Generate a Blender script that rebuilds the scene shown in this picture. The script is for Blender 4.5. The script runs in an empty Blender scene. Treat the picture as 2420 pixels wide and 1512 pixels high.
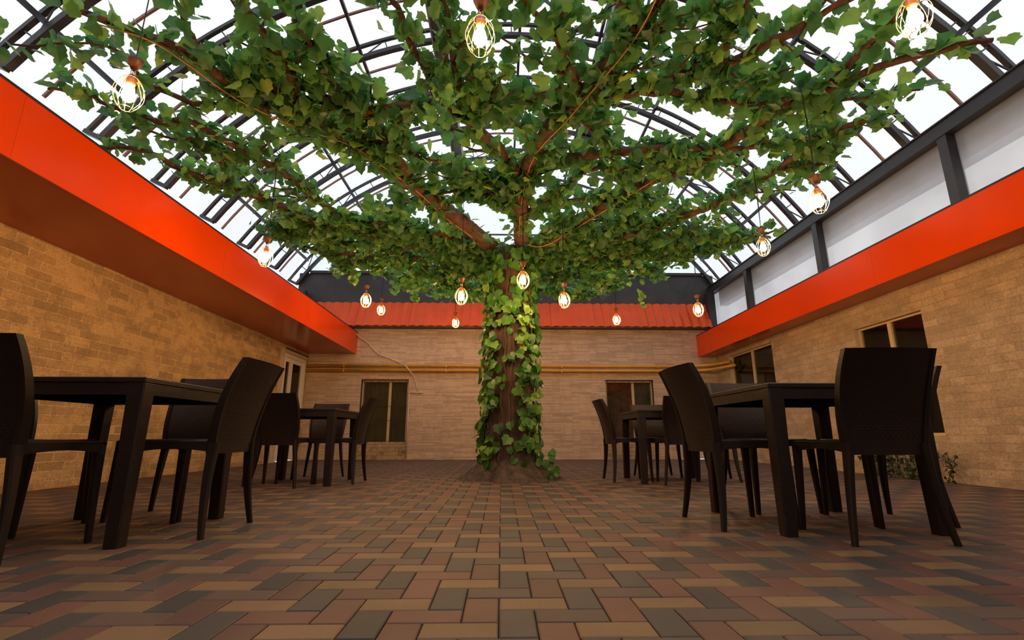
import bpy, math, random
from mathutils import Vector, Matrix
PI = math.pi
random.seed(7)
SC = bpy.context.scene
COL = SC.collection

# ------------------------------------------------------------------ camera
F_PX, CX, CY, CAM_H = 1150.0, 1210.0, 756.0, 0.478
PITCH = math.atan(274 / F_PX)
YAW = math.atan(25 / F_PX * math.cos(PITCH))
cam_d = bpy.data.cameras.new('camera')
cam_d.sensor_fit = 'HORIZONTAL'
cam_d.sensor_width = 36.0
cam_d.lens = 36.0 * F_PX / 2420.0
cam_d.clip_start = 0.02
cam = bpy.data.objects.new('camera', cam_d)
COL.objects.link(cam)
cam.location = (0, 0, CAM_H)
cam.rotation_euler = (PI / 2 + PITCH, 0, -YAW)
SC.camera = cam

# ------------------------------------------------------------------ sky and exposure
W = bpy.data.worlds.new('world')
SC.world = W
W.use_nodes = True
wn = W.node_tree
wn.nodes.clear()
wo = wn.nodes.new('ShaderNodeOutputWorld')
wb = wn.nodes.new('ShaderNodeBackground')
tc = wn.nodes.new('ShaderNodeTexCoord')
sep = wn.nodes.new('ShaderNodeSeparateXYZ')
rmp = wn.nodes.new('ShaderNodeValToRGB')
wn.links.new(tc.outputs['Generated'], sep.inputs[0])
wn.links.new(sep.outputs['Z'], rmp.inputs[0])
rmp.color_ramp.elements[0].position = 0.0
rmp.color_ramp.elements[0].color = (0.72, 0.76, 0.84, 1)
rmp.color_ramp.elements[1].position = 0.55
rmp.color_ramp.elements[1].color = (0.95, 0.98, 1.0, 1)
wn.links.new(rmp.outputs[0], wb.inputs['Color'])
wb.inputs['Strength'].default_value = 1.25
wn.links.new(wb.outputs[0], wo.inputs[0])
SC.view_settings.view_transform = 'Standard'
SC.view_settings.look = 'None'
SC.view_settings.gamma = 1.0
SC.view_settings.use_curve_mapping = False
SC.view_settings.exposure = 0.0
try:
    SC.cycles.max_bounces = 8
    SC.cycles.transparent_max_bounces = 16
    SC.cycles.use_denoising = True
except Exception:
    pass
BULB_STRENGTH = 700.0

# ------------------------------------------------------------------ helpers
class MB:
    """collects shapes into one mesh"""
    def __init__(s):
        s.v = []; s.f = []; s.m = []
    def add(s, vs, fs, mi=0):
        o = len(s.v)
        s.v.extend([tuple(p) for p in vs])
        s.f.extend([tuple(o + i for i in f) for f in fs])
        s.m.extend([mi] * len(fs))
    def box(s, x0, x1, y0, y1, z0, z1, mi=0):
        vs = [(x, y, z) for z in (z0, z1) for y in (y0, y1) for x in (x0, x1)]
        s.add(vs, [(0, 2, 3, 1), (4, 5, 7, 6), (0, 1, 5, 4), (2, 6, 7, 3), (0, 4, 6, 2), (1, 3, 7, 5)], mi)
    def bbox(s, x0, x1, y0, y1, z0, z1, b=0.004, mi=0):
        """box with chamfered edges"""
        vs = []
        for sx in (0, 1):
            for sy in (0, 1):
                for sz in (0, 1):
                    X = (x0, x1)[sx]; Y = (y0, y1)[sy]; Z = (z0, z1)[sz]
                    dx = b if sx == 0 else -b; dy = b if sy == 0 else -b; dz = b if sz == 0 else -b
                    vs += [(X, Y + dy, Z + dz), (X + dx, Y, Z + dz), (X + dx, Y + dy, Z)]
        def c(a, b_, c_): return (a * 4 + b_ * 2 + c_) * 3
        fs = []
        fs.append((c(0,0,0), c(0,0,1), c(0,1,1), c(0,1,0))); fs.append((c(1,0,0), c(1,1,0), c(1,1,1), c(1,0,1)))
        fs.append((c(0,0,0)+1, c(1,0,0)+1, c(1,0,1)+1, c(0,0,1)+1)); fs.append((c(0,1,0)+1, c(0,1,1)+1, c(1,1,1)+1, c(1,1,0)+1))
        fs.append((c(0,0,0)+2, c(0,1,0)+2, c(1,1,0)+2, c(1,0,0)+2)); fs.append((c(0,0,1)+2, c(1,0,1)+2, c(1,1,1)+2, c(0,1,1)+2))
        for a in (0, 1):
            for d in (0, 1):
                fs.append((c(a,d,0), c(a,d,1), c(a,d,1)+1, c(a,d,0)+1))
                fs.append((c(a,0,d), c(a,1,d), c(a,1,d)+2, c(a,0,d)+2))
                fs.append((c(0,a,d)+1, c(1,a,d)+1, c(1,a,d)+2, c(0,a,d)+2))
        for a in (0, 1):
            for d in (0, 1):
                for e in (0, 1):
                    fs.append((c(a,d,e), c(a,d,e)+1, c(a,d,e)+2))
        s.add(vs, fs, mi)
    def bar(s, p, q, w, h=None, up=(0, 0, 1), mi=0, w2=None, h2=None):
        """rectangular bar between two points"""
        h = h or w; w2 = w2 or w; h2 = h2 or h
        p = Vector(p); q = Vector(q); d = (q - p).normalized()
        u = Vector(up)
        if abs(d.dot(u)) > 0.98: u = Vector((0, 1, 0))
        a = d.cross(u).normalized(); b = a.cross(d).normalized()
        vs = []
        for c_, ww, hh in ((p, w, h), (q, w2, h2)):
            for i, j in ((-1, -1), (1, -1), (1, 1), (-1, 1)):
                vs.append(c_ + a * (i * ww / 2) + b * (j * hh / 2))
        s.add(vs, [(3, 2, 1, 0), (4, 5, 6, 7), (0, 1, 5, 4), (1, 2, 6, 5), (2, 3, 7, 6), (3, 0, 4, 7)], mi)
    def tube(s, pts, r, n=8, mi=0, wob=0.0, cap=True):
        pts = [Vector(p) for p in pts]
        rs = r if isinstance(r, (list, tuple)) else [r] * len(pts)
        o = len(s.v); ref = None
        for i, p in enumerate(pts):
            d = (pts[min(i + 1, len(pts) - 1)] - pts[max(i - 1, 0)])
            d = d.normalized() if d.length > 1e-9 else Vector((0, 0, 1))
            if ref is None:
                ref = Vector((0, 0, 1)) if abs(d.z) < 0.9 else Vector((1, 0, 0))
            a = d.cross(ref)
            if a.length < 1e-4: a = d.cross(Vector((0.3, 1, 0.2)))
            a.normalize(); b = d.cross(a).normalized(); ref = a.cross(d)
            for k in range(n):
                t = 2 * PI * k / n
                rr = rs[i] * (1 + wob * random.uniform(-1, 1))
                s.v.append(tuple(p + a * (math.cos(t) * rr) + b * (math.sin(t) * rr)))
        for i in range(len(pts) - 1):
            for k in range(n):
                k2 = (k + 1) % n
                s.f.append((o + i * n + k, o + i * n + k2, o + (i + 1) * n + k2, o + (i + 1) * n + k)); s.m.append(mi)
        if cap:
            s.f.append(tuple(o + k for k in range(n))[::-1]); s.m.append(mi)
            e = o + (len(pts) - 1) * n
            s.f.append(tuple(e + k for k in range(n))); s.m.append(mi)
    def lathe(s, prof, n=20, cx=0, cy=0, mi=0):
        o = len(s.v)
        for r, z in prof:
            for k in range(n):
                t = 2 * PI * k / n
                s.v.append((cx + r * math.cos(t), cy + r * math.sin(t), z))
        for i in range(len(prof) - 1):
            for k in range(n):
                k2 = (k + 1) % n
                s.f.append((o + i * n + k, o + i * n + k2, o + (i + 1) * n + k2, o + (i + 1) * n + k)); s.m.append(mi)
    def build(s, name, mats, parent=None, smooth=False, loc=None):
        me = bpy.data.meshes.new(name)
        me.from_pydata(s.v, [], s.f)
        if not isinstance(mats, (list, tuple)): mats = [mats]
        for m in mats: me.materials.append(m)
        if len(mats) > 1: me.polygons.foreach_set('material_index', s.m)
        if smooth: me.polygons.foreach_set('use_smooth', [True] * len(me.polygons))
        me.update()
        o = bpy.data.objects.new(name, me)
        COL.objects.link(o)
        if parent is not None: o.parent = parent
        if loc is not None: o.location = loc
        return o

def tag(o, label=None, cat=None, group=None, kind=None):
    if label: o['label'] = label
    if cat: o['category'] = cat
    if group: o['group'] = group
    if kind: o['kind'] = kind
    return o
def empty(name, loc=(0, 0, 0), rz=0):
    o = bpy.data.objects.new(name, None)
    COL.objects.link(o); o.location = loc; o.rotation_euler = (0, 0, rz)
    o.empty_display_size = 0.1
    return o
def copy_tree(o, parent=None):
    c = o.copy(); COL.objects.link(c); c.parent = parent
    for ch in list(o.children): copy_tree(ch, c)
    return c

# ------------------------------------------------------------------ materials
def nodes(name):
    m = bpy.data.materials.new(name); m.use_nodes = True
    nt = m.node_tree
    b = nt.nodes['Principled BSDF']
    return m, nt, b
def mix(nt, fac, a, b, typ='MIX'):
    n = nt.nodes.new('ShaderNodeMixRGB'); n.blend_type = typ
    for i, x in ((0, fac), (1, a), (2, b)):
        if hasattr(x, 'links'): nt.links.new(x, n.inputs[i])
        elif i == 0: n.inputs[0].default_value = x
        else: n.inputs[i].default_value = tuple(x) + (1,)
    return n.outputs[0]
def noise(nt, scale, detail=4, vec=None, rough=0.55):
    n = nt.nodes.new('ShaderNodeTexNoise'); n.inputs['Scale'].default_value = scale
    n.inputs['Detail'].default_value = detail; n.inputs['Roughness'].default_value = rough
    if vec is not None: nt.links.new(vec, n.inputs['Vector'])
    return n.outputs[0]
def ramp(nt, x, stops):
    n = nt.nodes.new('ShaderNodeValToRGB'); nt.links.new(x, n.inputs[0])
    e = n.color_ramp.elements
    while len(e) < len(stops): e.new(0.5)
    for i, (p, c) in enumerate(stops):
        e[i].position = p; e[i].color = (c, c, c, 1) if isinstance(c, float) else tuple(c) + (1,)
    return n.outputs[0]
def bump(nt, b, h, strength=0.3, dist=0.01):
    n = nt.nodes.new('ShaderNodeBump'); n.inputs['Strength'].default_value = strength
    n.inputs['Distance'].default_value = dist
    nt.links.new(h, n.inputs['Height']); nt.links.new(n.outputs[0], b.inputs['Normal'])
def objco(nt, swap=None):
    t = nt.nodes.new('ShaderNodeTexCoord'); v = t.outputs['Object']
    if swap:
        s = nt.nodes.new('ShaderNodeSeparateXYZ'); c = nt.nodes.new('ShaderNodeCombineXYZ')
        nt.links.new(v, s.inputs[0])
        for i, ax in enumerate(swap): nt.links.new(s.outputs[ax], c.inputs[i])
        v = c.outputs[0]
    return v
def simple(name, col, rough=0.5, metal=0.0, var=0.12, nscale=8, coat=0.0, bmp=0.0, spec=0.5, tint=None):
    m, nt, b = nodes(name)
    v = objco(nt)
    n = noise(nt, nscale, 4, v)
    d = tuple(c * (1 - var) for c in col); l = tuple(min(1, c * (1 + var)) for c in col)
    nt.links.new(ramp(nt, n, [(0.3, d), (0.7, l)]), b.inputs['Base Color'])
    b.inputs['Roughness'].default_value = rough; b.inputs['Metallic'].default_value = metal
    b.inputs['Coat Weight'].default_value = coat; b.inputs['Coat Roughness'].default_value = 0.12
    b.inputs['Specular IOR Level'].default_value = spec
    if tint: b.inputs['Specular Tint'].default_value = tuple(tint) + (1,)
    if bmp: bump(nt, b, noise(nt, nscale * 6, 3, v), bmp, 0.004)
    return m

def brick_mat(name, swap, bw, bh, c1, c2, mortar, msize, dark, offset=0.5, bstr=0.8, rough_edge=0.02, patch=5.0, warp=0.02):
    m, nt, b = nodes(name)
    v = objco(nt, swap)
    # slightly irregular courses
    nz = nt.nodes.new('ShaderNodeTexNoise'); nz.inputs['Scale'].default_value = 2.2; nz.inputs['Detail'].default_value = 3
    nt.links.new(v, nz.inputs['Vector'])
    vm = nt.nodes.new('ShaderNodeVectorMath'); vm.operation = 'MULTIPLY_ADD'
    nt.links.new(nz.outputs['Color'], vm.inputs[0]); vm.inputs[1].default_value = (warp,) * 3
    nt.links.new(v, vm.inputs[2])
    br = nt.nodes.new('ShaderNodeTexBrick')
    nt.links.new(vm.outputs[0], br.inputs['Vector'])
    br.offset = offset; br.offset_frequency = 2
    br.inputs['Scale'].default_value = 1.0
    br.inputs['Brick Width'].default_value = bw; br.inputs['Row Height'].default_value = bh
    br.inputs['Mortar Size'].default_value = msize; br.inputs['Mortar Smooth'].default_value = 0.3
    br.inputs['Bias'].default_value = -0.25
    br.inputs['Color1'].default_value = tuple(c1) + (1,); br.inputs['Color2'].default_value = tuple(c2) + (1,)
    br.inputs['Mortar'].default_value = tuple(mortar) + (1,)
    n1 = noise(nt, patch, 5, v, 0.65)
    f1 = ramp(nt, n1, [(0.46, 0.0), (0.68, 0.7)])
    c = mix(nt, f1, br.outputs['Color'], dark, 'MIX')
    n2 = noise(nt, 45, 4, v)
    f2 = ramp(nt, n2, [(0.3, (0.78, 0.78, 0.78)), (0.7, (1.15, 1.15, 1.15))])
    c = mix(nt, 1.0, c, f2, 'MULTIPLY')
    nt.links.new(c, b.inputs['Base Color'])
    b.inputs['Roughness'].default_value = 0.85
    inv = nt.nodes.new('ShaderNodeMath'); inv.operation = 'MULTIPLY_ADD'
    nt.links.new(br.outputs['Fac'], inv.inputs[0]); inv.inputs[1].default_value = -1.6; inv.inputs[2].default_value = 1.6
    ad = nt.nodes.new('ShaderNodeMath'); ad.operation = 'MULTIPLY_ADD'
    nt.links.new(noise(nt, 16, 5, v, 0.62), ad.inputs[0]); ad.inputs[1].default_value = 1.1
    nt.links.new(inv.outputs[0], ad.inputs[2])
    bump(nt, b, ad.outputs[0], bstr, 0.014)
    return m

M = {}
M['brick_l'] = brick_mat('brick left', 'YZX', 0.27, 0.085, (0.58, 0.37, 0.17), (0.28, 0.17, 0.075), (0.66, 0.48, 0.28), 0.006, (0.26, 0.165, 0.09), patch=7.0)
M['brick_r'] = brick_mat('brick right', 'YZX', 0.29, 0.083, (0.54, 0.39, 0.25), (0.33, 0.235, 0.15), (0.50, 0.37, 0.24), 0.006, (0.34, 0.24, 0.155), patch=5.0, bstr=1.0)
M['strip'] = brick_mat('stone strips', 'XZY', 0.42, 0.030, (0.70, 0.52, 0.38), (0.42, 0.30, 0.22), (0.26, 0.19, 0.13), 0.0022, (0.42, 0.30, 0.22), bstr=0.7, patch=4.0, warp=0.006, offset=0.37)
M['stained'] = brick_mat('stained brick', 'XZY', 0.26, 0.085, (0.45, 0.32, 0.17), (0.38, 0.27, 0.15), (0.3, 0.22, 0.12), 0.005, (0.03, 0.028, 0.015), patch=6.0)
M['orange'] = simple('orange cladding', (0.72, 0.052, 0.0005), 0.24, var=0.05, nscale=1.3, coat=0.0, tint=(1.0, 0.35, 0.06))
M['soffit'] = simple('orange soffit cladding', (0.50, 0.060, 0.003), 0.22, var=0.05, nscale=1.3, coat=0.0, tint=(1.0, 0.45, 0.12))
M['tile'] = simple('red metal roof tile', (0.62, 0.070, 0.008), 0.28, var=0.10, nscale=3, coat=0.0, tint=(1.0, 0.6, 0.5))
M['dark_metal'] = simple('dark grey painted steel', (0.028, 0.028, 0.032), 0.42, var=0.15, nscale=6)
M['brown_metal'] = simple('red primed steel', (0.26, 0.13, 0.09), 0.5, var=0.2, nscale=6)
M['grey_steel'] = simple('grey beam', (0.30, 0.30, 0.32), 0.45, var=0.1)
M['dark_board'] = simple('dark gable board', (0.035, 0.033, 0.036), 0.5, var=0.3, nscale=3)
M['navy'] = simple('dark edging', (0.012, 0.014, 0.035), 0.4)
M['yellow'] = simple('yellow gas pipe paint', (0.62, 0.30, 0.02), 0.35, var=0.12, nscale=5)
M['cable'] = simple('white cable sheath', (0.62, 0.50, 0.38), 0.5)
M['copper_cable'] = simple('copper coloured cable', (0.55, 0.22, 0.08), 0.35, var=0.15)
M['black_cord'] = simple('black cord', (0.01, 0.01, 0.01), 0.5)
M['cream'] = simple('cream window frame', (0.58, 0.42, 0.24), 0.4, var=0.08)
M['white_frame'] = simple('white door frame', (0.72, 0.66, 0.58), 0.35, var=0.05)
M['plaster'] = simple('beige plaster trim', (0.55, 0.42, 0.28), 0.8, var=0.12, nscale=14, bmp=0.2)
M['dark_reveal'] = simple('dark window reveal', (0.05, 0.04, 0.035), 0.7, var=0.2)
M['blind'] = simple('olive roller blind', (0.10, 0.085, 0.045), 0.8, var=0.25, nscale=3)
M['curtain_red'] = simple('brown red curtain', (0.12, 0.04, 0.02), 0.8, var=0.5, nscale=10)
M['curtain_grey'] = simple('grey green curtain', (0.075, 0.085, 0.07), 0.8, var=0.4, nscale=9)
M['room'] = simple('dark room', (0.02, 0.02, 0.022), 0.8)
M['iron'] = simple('black iron', (0.012, 0.011, 0.01), 0.5)
M['brass'] = simple('brown lamp cup', (0.13, 0.05, 0.025), 0.4, metal=0.2)
M['socket'] = simple('copper lamp holder', (0.45, 0.20, 0.10), 0.28, metal=0.8)
M['cage'] = simple('brass cage wire', (0.62, 0.42, 0.24), 0.35, metal=0.8)

def glass_mat(name, tint=(0.85, 0.9, 0.9), t=0.78):
    m, nt, b = nodes(name)
    nt.nodes.remove(b)
    out = nt.nodes['Material Output']
    tr = nt.nodes.new('ShaderNodeBsdfTransparent'); tr.inputs[0].default_value = tuple(tint) + (1,)
    gl = nt.nodes.new('ShaderNodeBsdfGlossy'); gl.inputs['Roughness'].default_value = 0.03
    fr = nt.nodes.new('ShaderNodeFresnel'); fr.inputs[0].default_value = 1.5
    ms = nt.nodes.new('ShaderNodeMixShader')
    nt.links.new(fr.outputs[0], ms.inputs[0]); nt.links.new(tr.outputs[0], ms.inputs[1]); nt.links.new(gl.outputs[0], ms.inputs[2])
    nt.links.new(ms.outputs[0], out.inputs[0])
    return m
M['glass'] = glass_mat('window glass')
def poly_mat(name, clear, col, dirt=0.1):
    """milky polycarbonate sheet: part clear, part diffusing"""
    m, nt, b = nodes(name)
    nt.nodes.remove(b)
    out = nt.nodes['Material Output']
    v = objco(nt)
    c = ramp(nt, noise(nt, 0.8, 5, v, 0.6), [(0.35, tuple(x * (1 - dirt) for x in col)), (0.65, col)])
    tr = nt.nodes.new('ShaderNodeBsdfTransparent'); nt.links.new(c, tr.inputs[0])
    tl = nt.nodes.new('ShaderNodeBsdfTranslucent'); nt.links.new(c, tl.inputs[0])
    df = nt.nodes.new('ShaderNodeBsdfDiffuse'); nt.links.new(c, df.inputs[0])
    gl = nt.nodes.new('ShaderNodeBsdfGlossy'); gl.inputs['Roughness'].default_value = 0.12
    m1 = nt.nodes.new('ShaderNodeMixShader'); m1.inputs[0].default_value = 0.35
    nt.links.new(tl.outputs[0], m1.inputs[1]); nt.links.new(df.outputs[0], m1.inputs[2])
    m2 = nt.nodes.new('ShaderNodeMixShader'); m2.inputs[0].default_value = clear
    nt.links.new(m1.outputs[0], m2.inputs[1]); nt.links.new(tr.outputs[0], m2.inputs[2])
    m3 = nt.nodes.new('ShaderNodeMixShader'); m3.inputs[0].default_value = 0.05
    nt.links.new(m2.outputs[0], m3.inputs[1]); nt.links.new(gl.outputs[0], m3.inputs[2])
    nt.links.new(m3.outputs[0], out.inputs[0])
    return m
M['roof_sheet'] = poly_mat('clear roof sheet', 0.80, (0.97, 0.98, 1.0), 0.05)
M['side_sheet'] = poly_mat('milky side sheet', 0.62, (0.90, 0.90, 0.90), 0.14)

def emit(name, col, strength):
    m, nt, b = nodes(name)
    nt.nodes.remove(b)
    e = nt.nodes.new('ShaderNodeEmission'); e.inputs[0].default_value = tuple(col) + (1,); e.inputs[1].default_value = strength
    nt.links.new(e.outputs[0], nt.nodes['Material Output'].inputs[0])
    return m
M['bulb'] = emit('lit filament bulb', (1.0, 0.56, 0.22), BULB_STRENGTH)

def island_var(nt, stops):
    g = nt.nodes.new('ShaderNodeNewGeometry')
    return ramp(nt, g.outputs['Random Per Island'], stops)
def paver_mat(name, col):
    m, nt, b = nodes(name)
    v = objco(nt)
    var = island_var(nt, [(0.0, (0.78, 0.80, 0.82)), (0.5, (1.0, 1.0, 1.0)), (1.0, (1.22, 1.15, 1.10))])
    c = mix(nt, 1.0, col, var, 'MULTIPLY')
    c = mix(nt, 1.0, c, ramp(nt, noise(nt, 3.0, 5, v), [(0.3, (0.82, 0.82, 0.82)), (0.7, (1.12, 1.12, 1.12))]), 'MULTIPLY')
    c = mix(nt, 1.0, c, ramp(nt, noise(nt, 160.0, 3, v), [(0.3, (0.9, 0.9, 0.9)), (0.7, (1.08, 1.08, 1.08))]), 'MULTIPLY')
    c = mix(nt, ramp(nt, noise(nt, 1.6, 4, v), [(0.5, 0.0), (0.8, 0.35)]), c, (0.085, 0.062, 0.048))
    nt.links.new(c, b.inputs['Base Color'])
    b.inputs['Roughness'].default_value = 0.62
    b.inputs['Specular IOR Level'].default_value = 0.35
    bump(nt, b, noise(nt, 220, 4, v), 0.25, 0.002)
    return m
PAV = [paver_mat('paver yellow', (0.168, 0.104, 0.054)), paver_mat('paver grey', (0.050, 0.048, 0.047)),
       paver_mat('paver red', (0.115, 0.057, 0.044)), paver_mat('paver brown', (0.083, 0.057, 0.049)),
       simple('paving joint sand', (0.018, 0.013, 0.010), 0.95, var=0.3, nscale=60)]

def plastic_rattan(name, col, scale=1.0):
    m, nt, b = nodes(name)
    v = objco(nt)
    w1 = nt.nodes.new('ShaderNodeTexWave'); w1.wave_type = 'BANDS'; w1.bands_direction = 'DIAGONAL'
    w1.inputs['Scale'].default_value = 42 * scale; w1.inputs['Distortion'].default_value = 1.5
    nt.links.new(v, w1.inputs[0])
    w2 = nt.nodes.new('ShaderNodeTexWave'); w2.wave_type = 'BANDS'; w2.bands_direction = 'Z'
    w2.inputs['Scale'].default_value = 34 * scale
    nt.links.new(v, w2.inputs[0])
    a = nt.nodes.new('ShaderNodeMath'); a.operation = 'ADD'
    nt.links.new(w1.outputs['Fac'], a.inputs[0]); nt.links.new(w2.outputs['Fac'], a.inputs[1])
    nt.links.new(ramp(nt, noise(nt, 6, 4, v), [(0.3, tuple(c * 0.8 for c in col)), (0.7, tuple(c * 1.2 for c in col))]), b.inputs['Base Color'])
    b.inputs['Roughness'].default_value = 0.5
    b.inputs['Specular IOR Level'].default_value = 0.3
    bump(nt, b, a.outputs[0], 0.18, 0.002)
    return m
M['rattan'] = plastic_rattan('dark brown woven look plastic', (0.014, 0.0075, 0.006))
M['plastic'] = simple('dark brown plastic', (0.013, 0.0075, 0.006), 0.45, var=0.15, nscale=10, bmp=0.1, spec=0.3)

def leaf_mat(name, stops, trans=0.45):
    m, nt, b = nodes(name)
    out = nt.nodes['Material Output']
    c = island_var(nt, stops)
    v = objco(nt)
    c = mix(nt, 1.0, c, ramp(nt, noise(nt, 9.0, 3, v), [(0.3, (0.75, 0.78, 0.75)), (0.7, (1.2, 1.2, 1.15))]), 'MULTIPLY')
    nt.links.new(c, b.inputs['Base Color'])
    b.inputs['Roughness'].default_value = 0.38
    b.inputs['Specular IOR Level'].default_value = 0.45
    tl = nt.nodes.new('ShaderNodeBsdfTranslucent')
    tcol = mix(nt, 1.0, c, (2.5, 2.4, 1.9), 'MULTIPLY')
    nt.links.new(tcol, tl.inputs[0])
    ms = nt.nodes.new('ShaderNodeMixShader'); ms.inputs[0].default_value = trans
    nt.links.new(b.outputs[0], ms.inputs[1]); nt.links.new(tl.outputs[0], ms.inputs[2])
    nt.links.new(ms.outputs[0], out.inputs[0])
    return m
M['leaf'] = leaf_mat('ivy leaf fabric', [(0.0, (0.035, 0.115, 0.045)), (0.35, (0.060, 0.165, 0.055)), (0.7, (0.095, 0.220, 0.062)), (0.92, (0.14, 0.27, 0.07)), (1.0, (0.23, 0.33, 0.07))])
M['ivy'] = leaf_mat('trunk ivy leaf fabric', [(0.0, (0.020, 0.075, 0.014)), (0.4, (0.045, 0.145, 0.022)), (0.8, (0.09, 0.225, 0.032)), (1.0, (0.19, 0.31, 0.045))], 0.28)
M['weed'] = leaf_mat('weed leaf', [(0.0, (0.02, 0.035, 0.012)), (1.0, (0.06, 0.08, 0.02))], 0.2)

def bark_mat(name, c1, c2, zs=3.0):
    m, nt, b = nodes(name)
    v = objco(nt)
    mp = nt.nodes.new('ShaderNodeMapping'); mp.inputs['Scale'].default_value = (14, 14, zs)
    nt.links.new(v, mp.inputs[0])
    n = noise(nt, 1.0, 6, mp.outputs[0], 0.65)
    nt.links.new(ramp(nt, n, [(0.3, c1), (0.7, c2)]), b.inputs['Base Color'])
    b.inputs['Roughness'].default_value = 0.75
    bump(nt, b, n, 0.9, 0.03)
    return m
M['bark'] = bark_mat('painted bark', (0.014, 0.008, 0.005), (0.085, 0.040, 0.020))
M['branch'] = bark_mat('branch bark', (0.030, 0.015, 0.009), (0.15, 0.062, 0.030), 8.0)
M['root'] = bark_mat('rough root bark', (0.012, 0.008, 0.005), (0.11, 0.070, 0.045), 11.0)

# ------------------------------------------------------------------ the setting
XL, XR, YB, YF = -4.22, 4.75, 10.60, -3.2
FLX, FRX = -3.18, 4.35           # fascia planes

# paved floor: herringbone of beveled pavers
def paving():
    mb = MB()
    a = 0.1; j = 0.0018; c = 0.0035
    X0 = -0.005; Y0 = 1.333
    def tile(ix0, ix1, iy0, iy1, mi):
        x0 = X0 + ix0 * a; x1 = X0 + ix1 * a; y0 = Y0 + iy0 * a; y1 = Y0 + iy1 * a
        x0 = max(x0, XL - 0.05); x1 = min(x1, XR + 0.05); y0 = max(y0, YF); y1 = min(y1, YB + 0.02)
        if x1 - x0 < 0.02 or y1 - y0 < 0.02: return
        h = random.uniform(-0.0012, 0.0); t1 = random.uniform(-0.0006, 0.0006)
        o = [(x0 + j, y0 + j), (x1 - j, y0 + j), (x1 - j, y1 - j), (x0 + j, y1 - j)]
        i_ = [(x0 + j + c, y0 + j + c), (x1 - j - c, y0 + j + c), (x1 - j - c, y1 - j - c), (x0 + j + c, y1 - j - c)]
        vs = [(x, y, -0.02) for x, y in o] + [(x, y, h - c * 0.8) for x, y in o]
        vs += [(x, y, h + (t1 if k < 2 else -t1)) for k, (x, y) in enumerate(i_)]
        fs = [(8, 9, 10, 11)]
        for k in range(4):
            k2 = (k + 1) % 4
            fs.append((4 + k, 4 + k2, 8 + k2, 8 + k)); fs.append((k, k2, 4 + k2, 4 + k))
        mb.add(vs, fs, mi)
    r0 = int((YF - Y0) / a) - 3; r1 = int((YB - Y0) / a) + 3
    c0 = int(XL / a) - 8; c1 = int(XR / a) + 8
    for m in range(r0 // 2, r1 // 2 + 1):
        s = 2 if m % 2 == 0 else 0
        for k in range(c0 // 4, c1 // 4 + 2):
            b = s + 4 * k
            tile(b, b + 2, 2 * m, 2 * m + 1, 0)
            tile(b + 2, b + 3, 2 * m, 2 * m + 2, 1)
            tile(b + 3, b + 4, 2 * m - 1, 2 * m + 1, 2)
            tile(b + 3, b + 5, 2 * m + 1, 2 * m + 2, 3 if random.random() < 0.75 else 2)
    mb.add([(XL - .1, YF - .1, -0.008), (XR + .1, YF - .1, -0.008), (XR + .1, YB + .1, -0.008), (XL - .1, YB + .1, -0.008)], [(0, 1, 2, 3)], 4)
    o = mb.build('floor', PAV)
    tag(o, 'herringbone block paving in red, grey, brown and yellow', kind='structure')
paving()

def wall(name, axis, pos, out, a0, a1, z0, z1, holes, mat, thick=0.22, label=None):
    """wall slab with rectangular openings; axis 'x' = plane x=pos running along y"""
    cuts_a = sorted(set([a0, a1] + [h[0] for h in holes] + [h[1] for h in holes]))
    cuts_z = sorted(set([z0, z1] + [h[2] for h in holes] + [h[3] for h in holes]))
    mb = MB()
    for i in range(len(cuts_a) - 1):
        for k in range(len(cuts_z) - 1):
            ca = (cuts_a[i] + cuts_a[i + 1]) / 2; cz = (cuts_z[k] + cuts_z[k + 1]) / 2
            if any(h[0] < ca < h[1] and h[2] < cz < h[3] for h in holes): continue
            p0, p1 = sorted((pos, pos + out * thick))
            if axis == 'x': mb.box(p0, p1, cuts_a[i], cuts_a[i + 1], cuts_z[k], cuts_z[k + 1])
            else: mb.box(cuts_a[i], cuts_a[i + 1], p0, p1, cuts_z[k], cuts_z[k + 1])
    o = mb.build(name, mat)
    return tag(o, label, kind='structure')
DOOR_L = (9.45, 10.50, 0.0, 2.06)
W3 = (8.35, 10.0, 0.55, 2.10); W4 = (5.25, 6.33, 0.48, 1.88)
W1 = (-3.03, -2.01, 0.31, 1.67); W2 = (2.26, 3.31, 0.31, 1.67)
DOOR_B = (3.80, 4.42, 0.0, 1.88)
wall('wall_left', 'x', XL, -1, YF, YB, 0, 2.70, [DOOR_L], M['brick_l'], label='left wall of yellow brown rough brick')
wall('wall_right', 'x', XR, 1, YF, YB, 0, 2.66, [W3, W4], M['brick_r'], label='right wall of pale brown rough brick')
wall('wall_back', 'y', YB, 1, XL - .25, XR + .25, 0, 2.86, [W1, W2, DOOR_B], M['strip'], label='far wall clad in thin horizontal stone strips')
wall('wall_front', 'y', YF, -1, XL - .4, XR + .3, 0, 3.9, [], M['brick_r'], label='brick wall behind the viewer')

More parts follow.
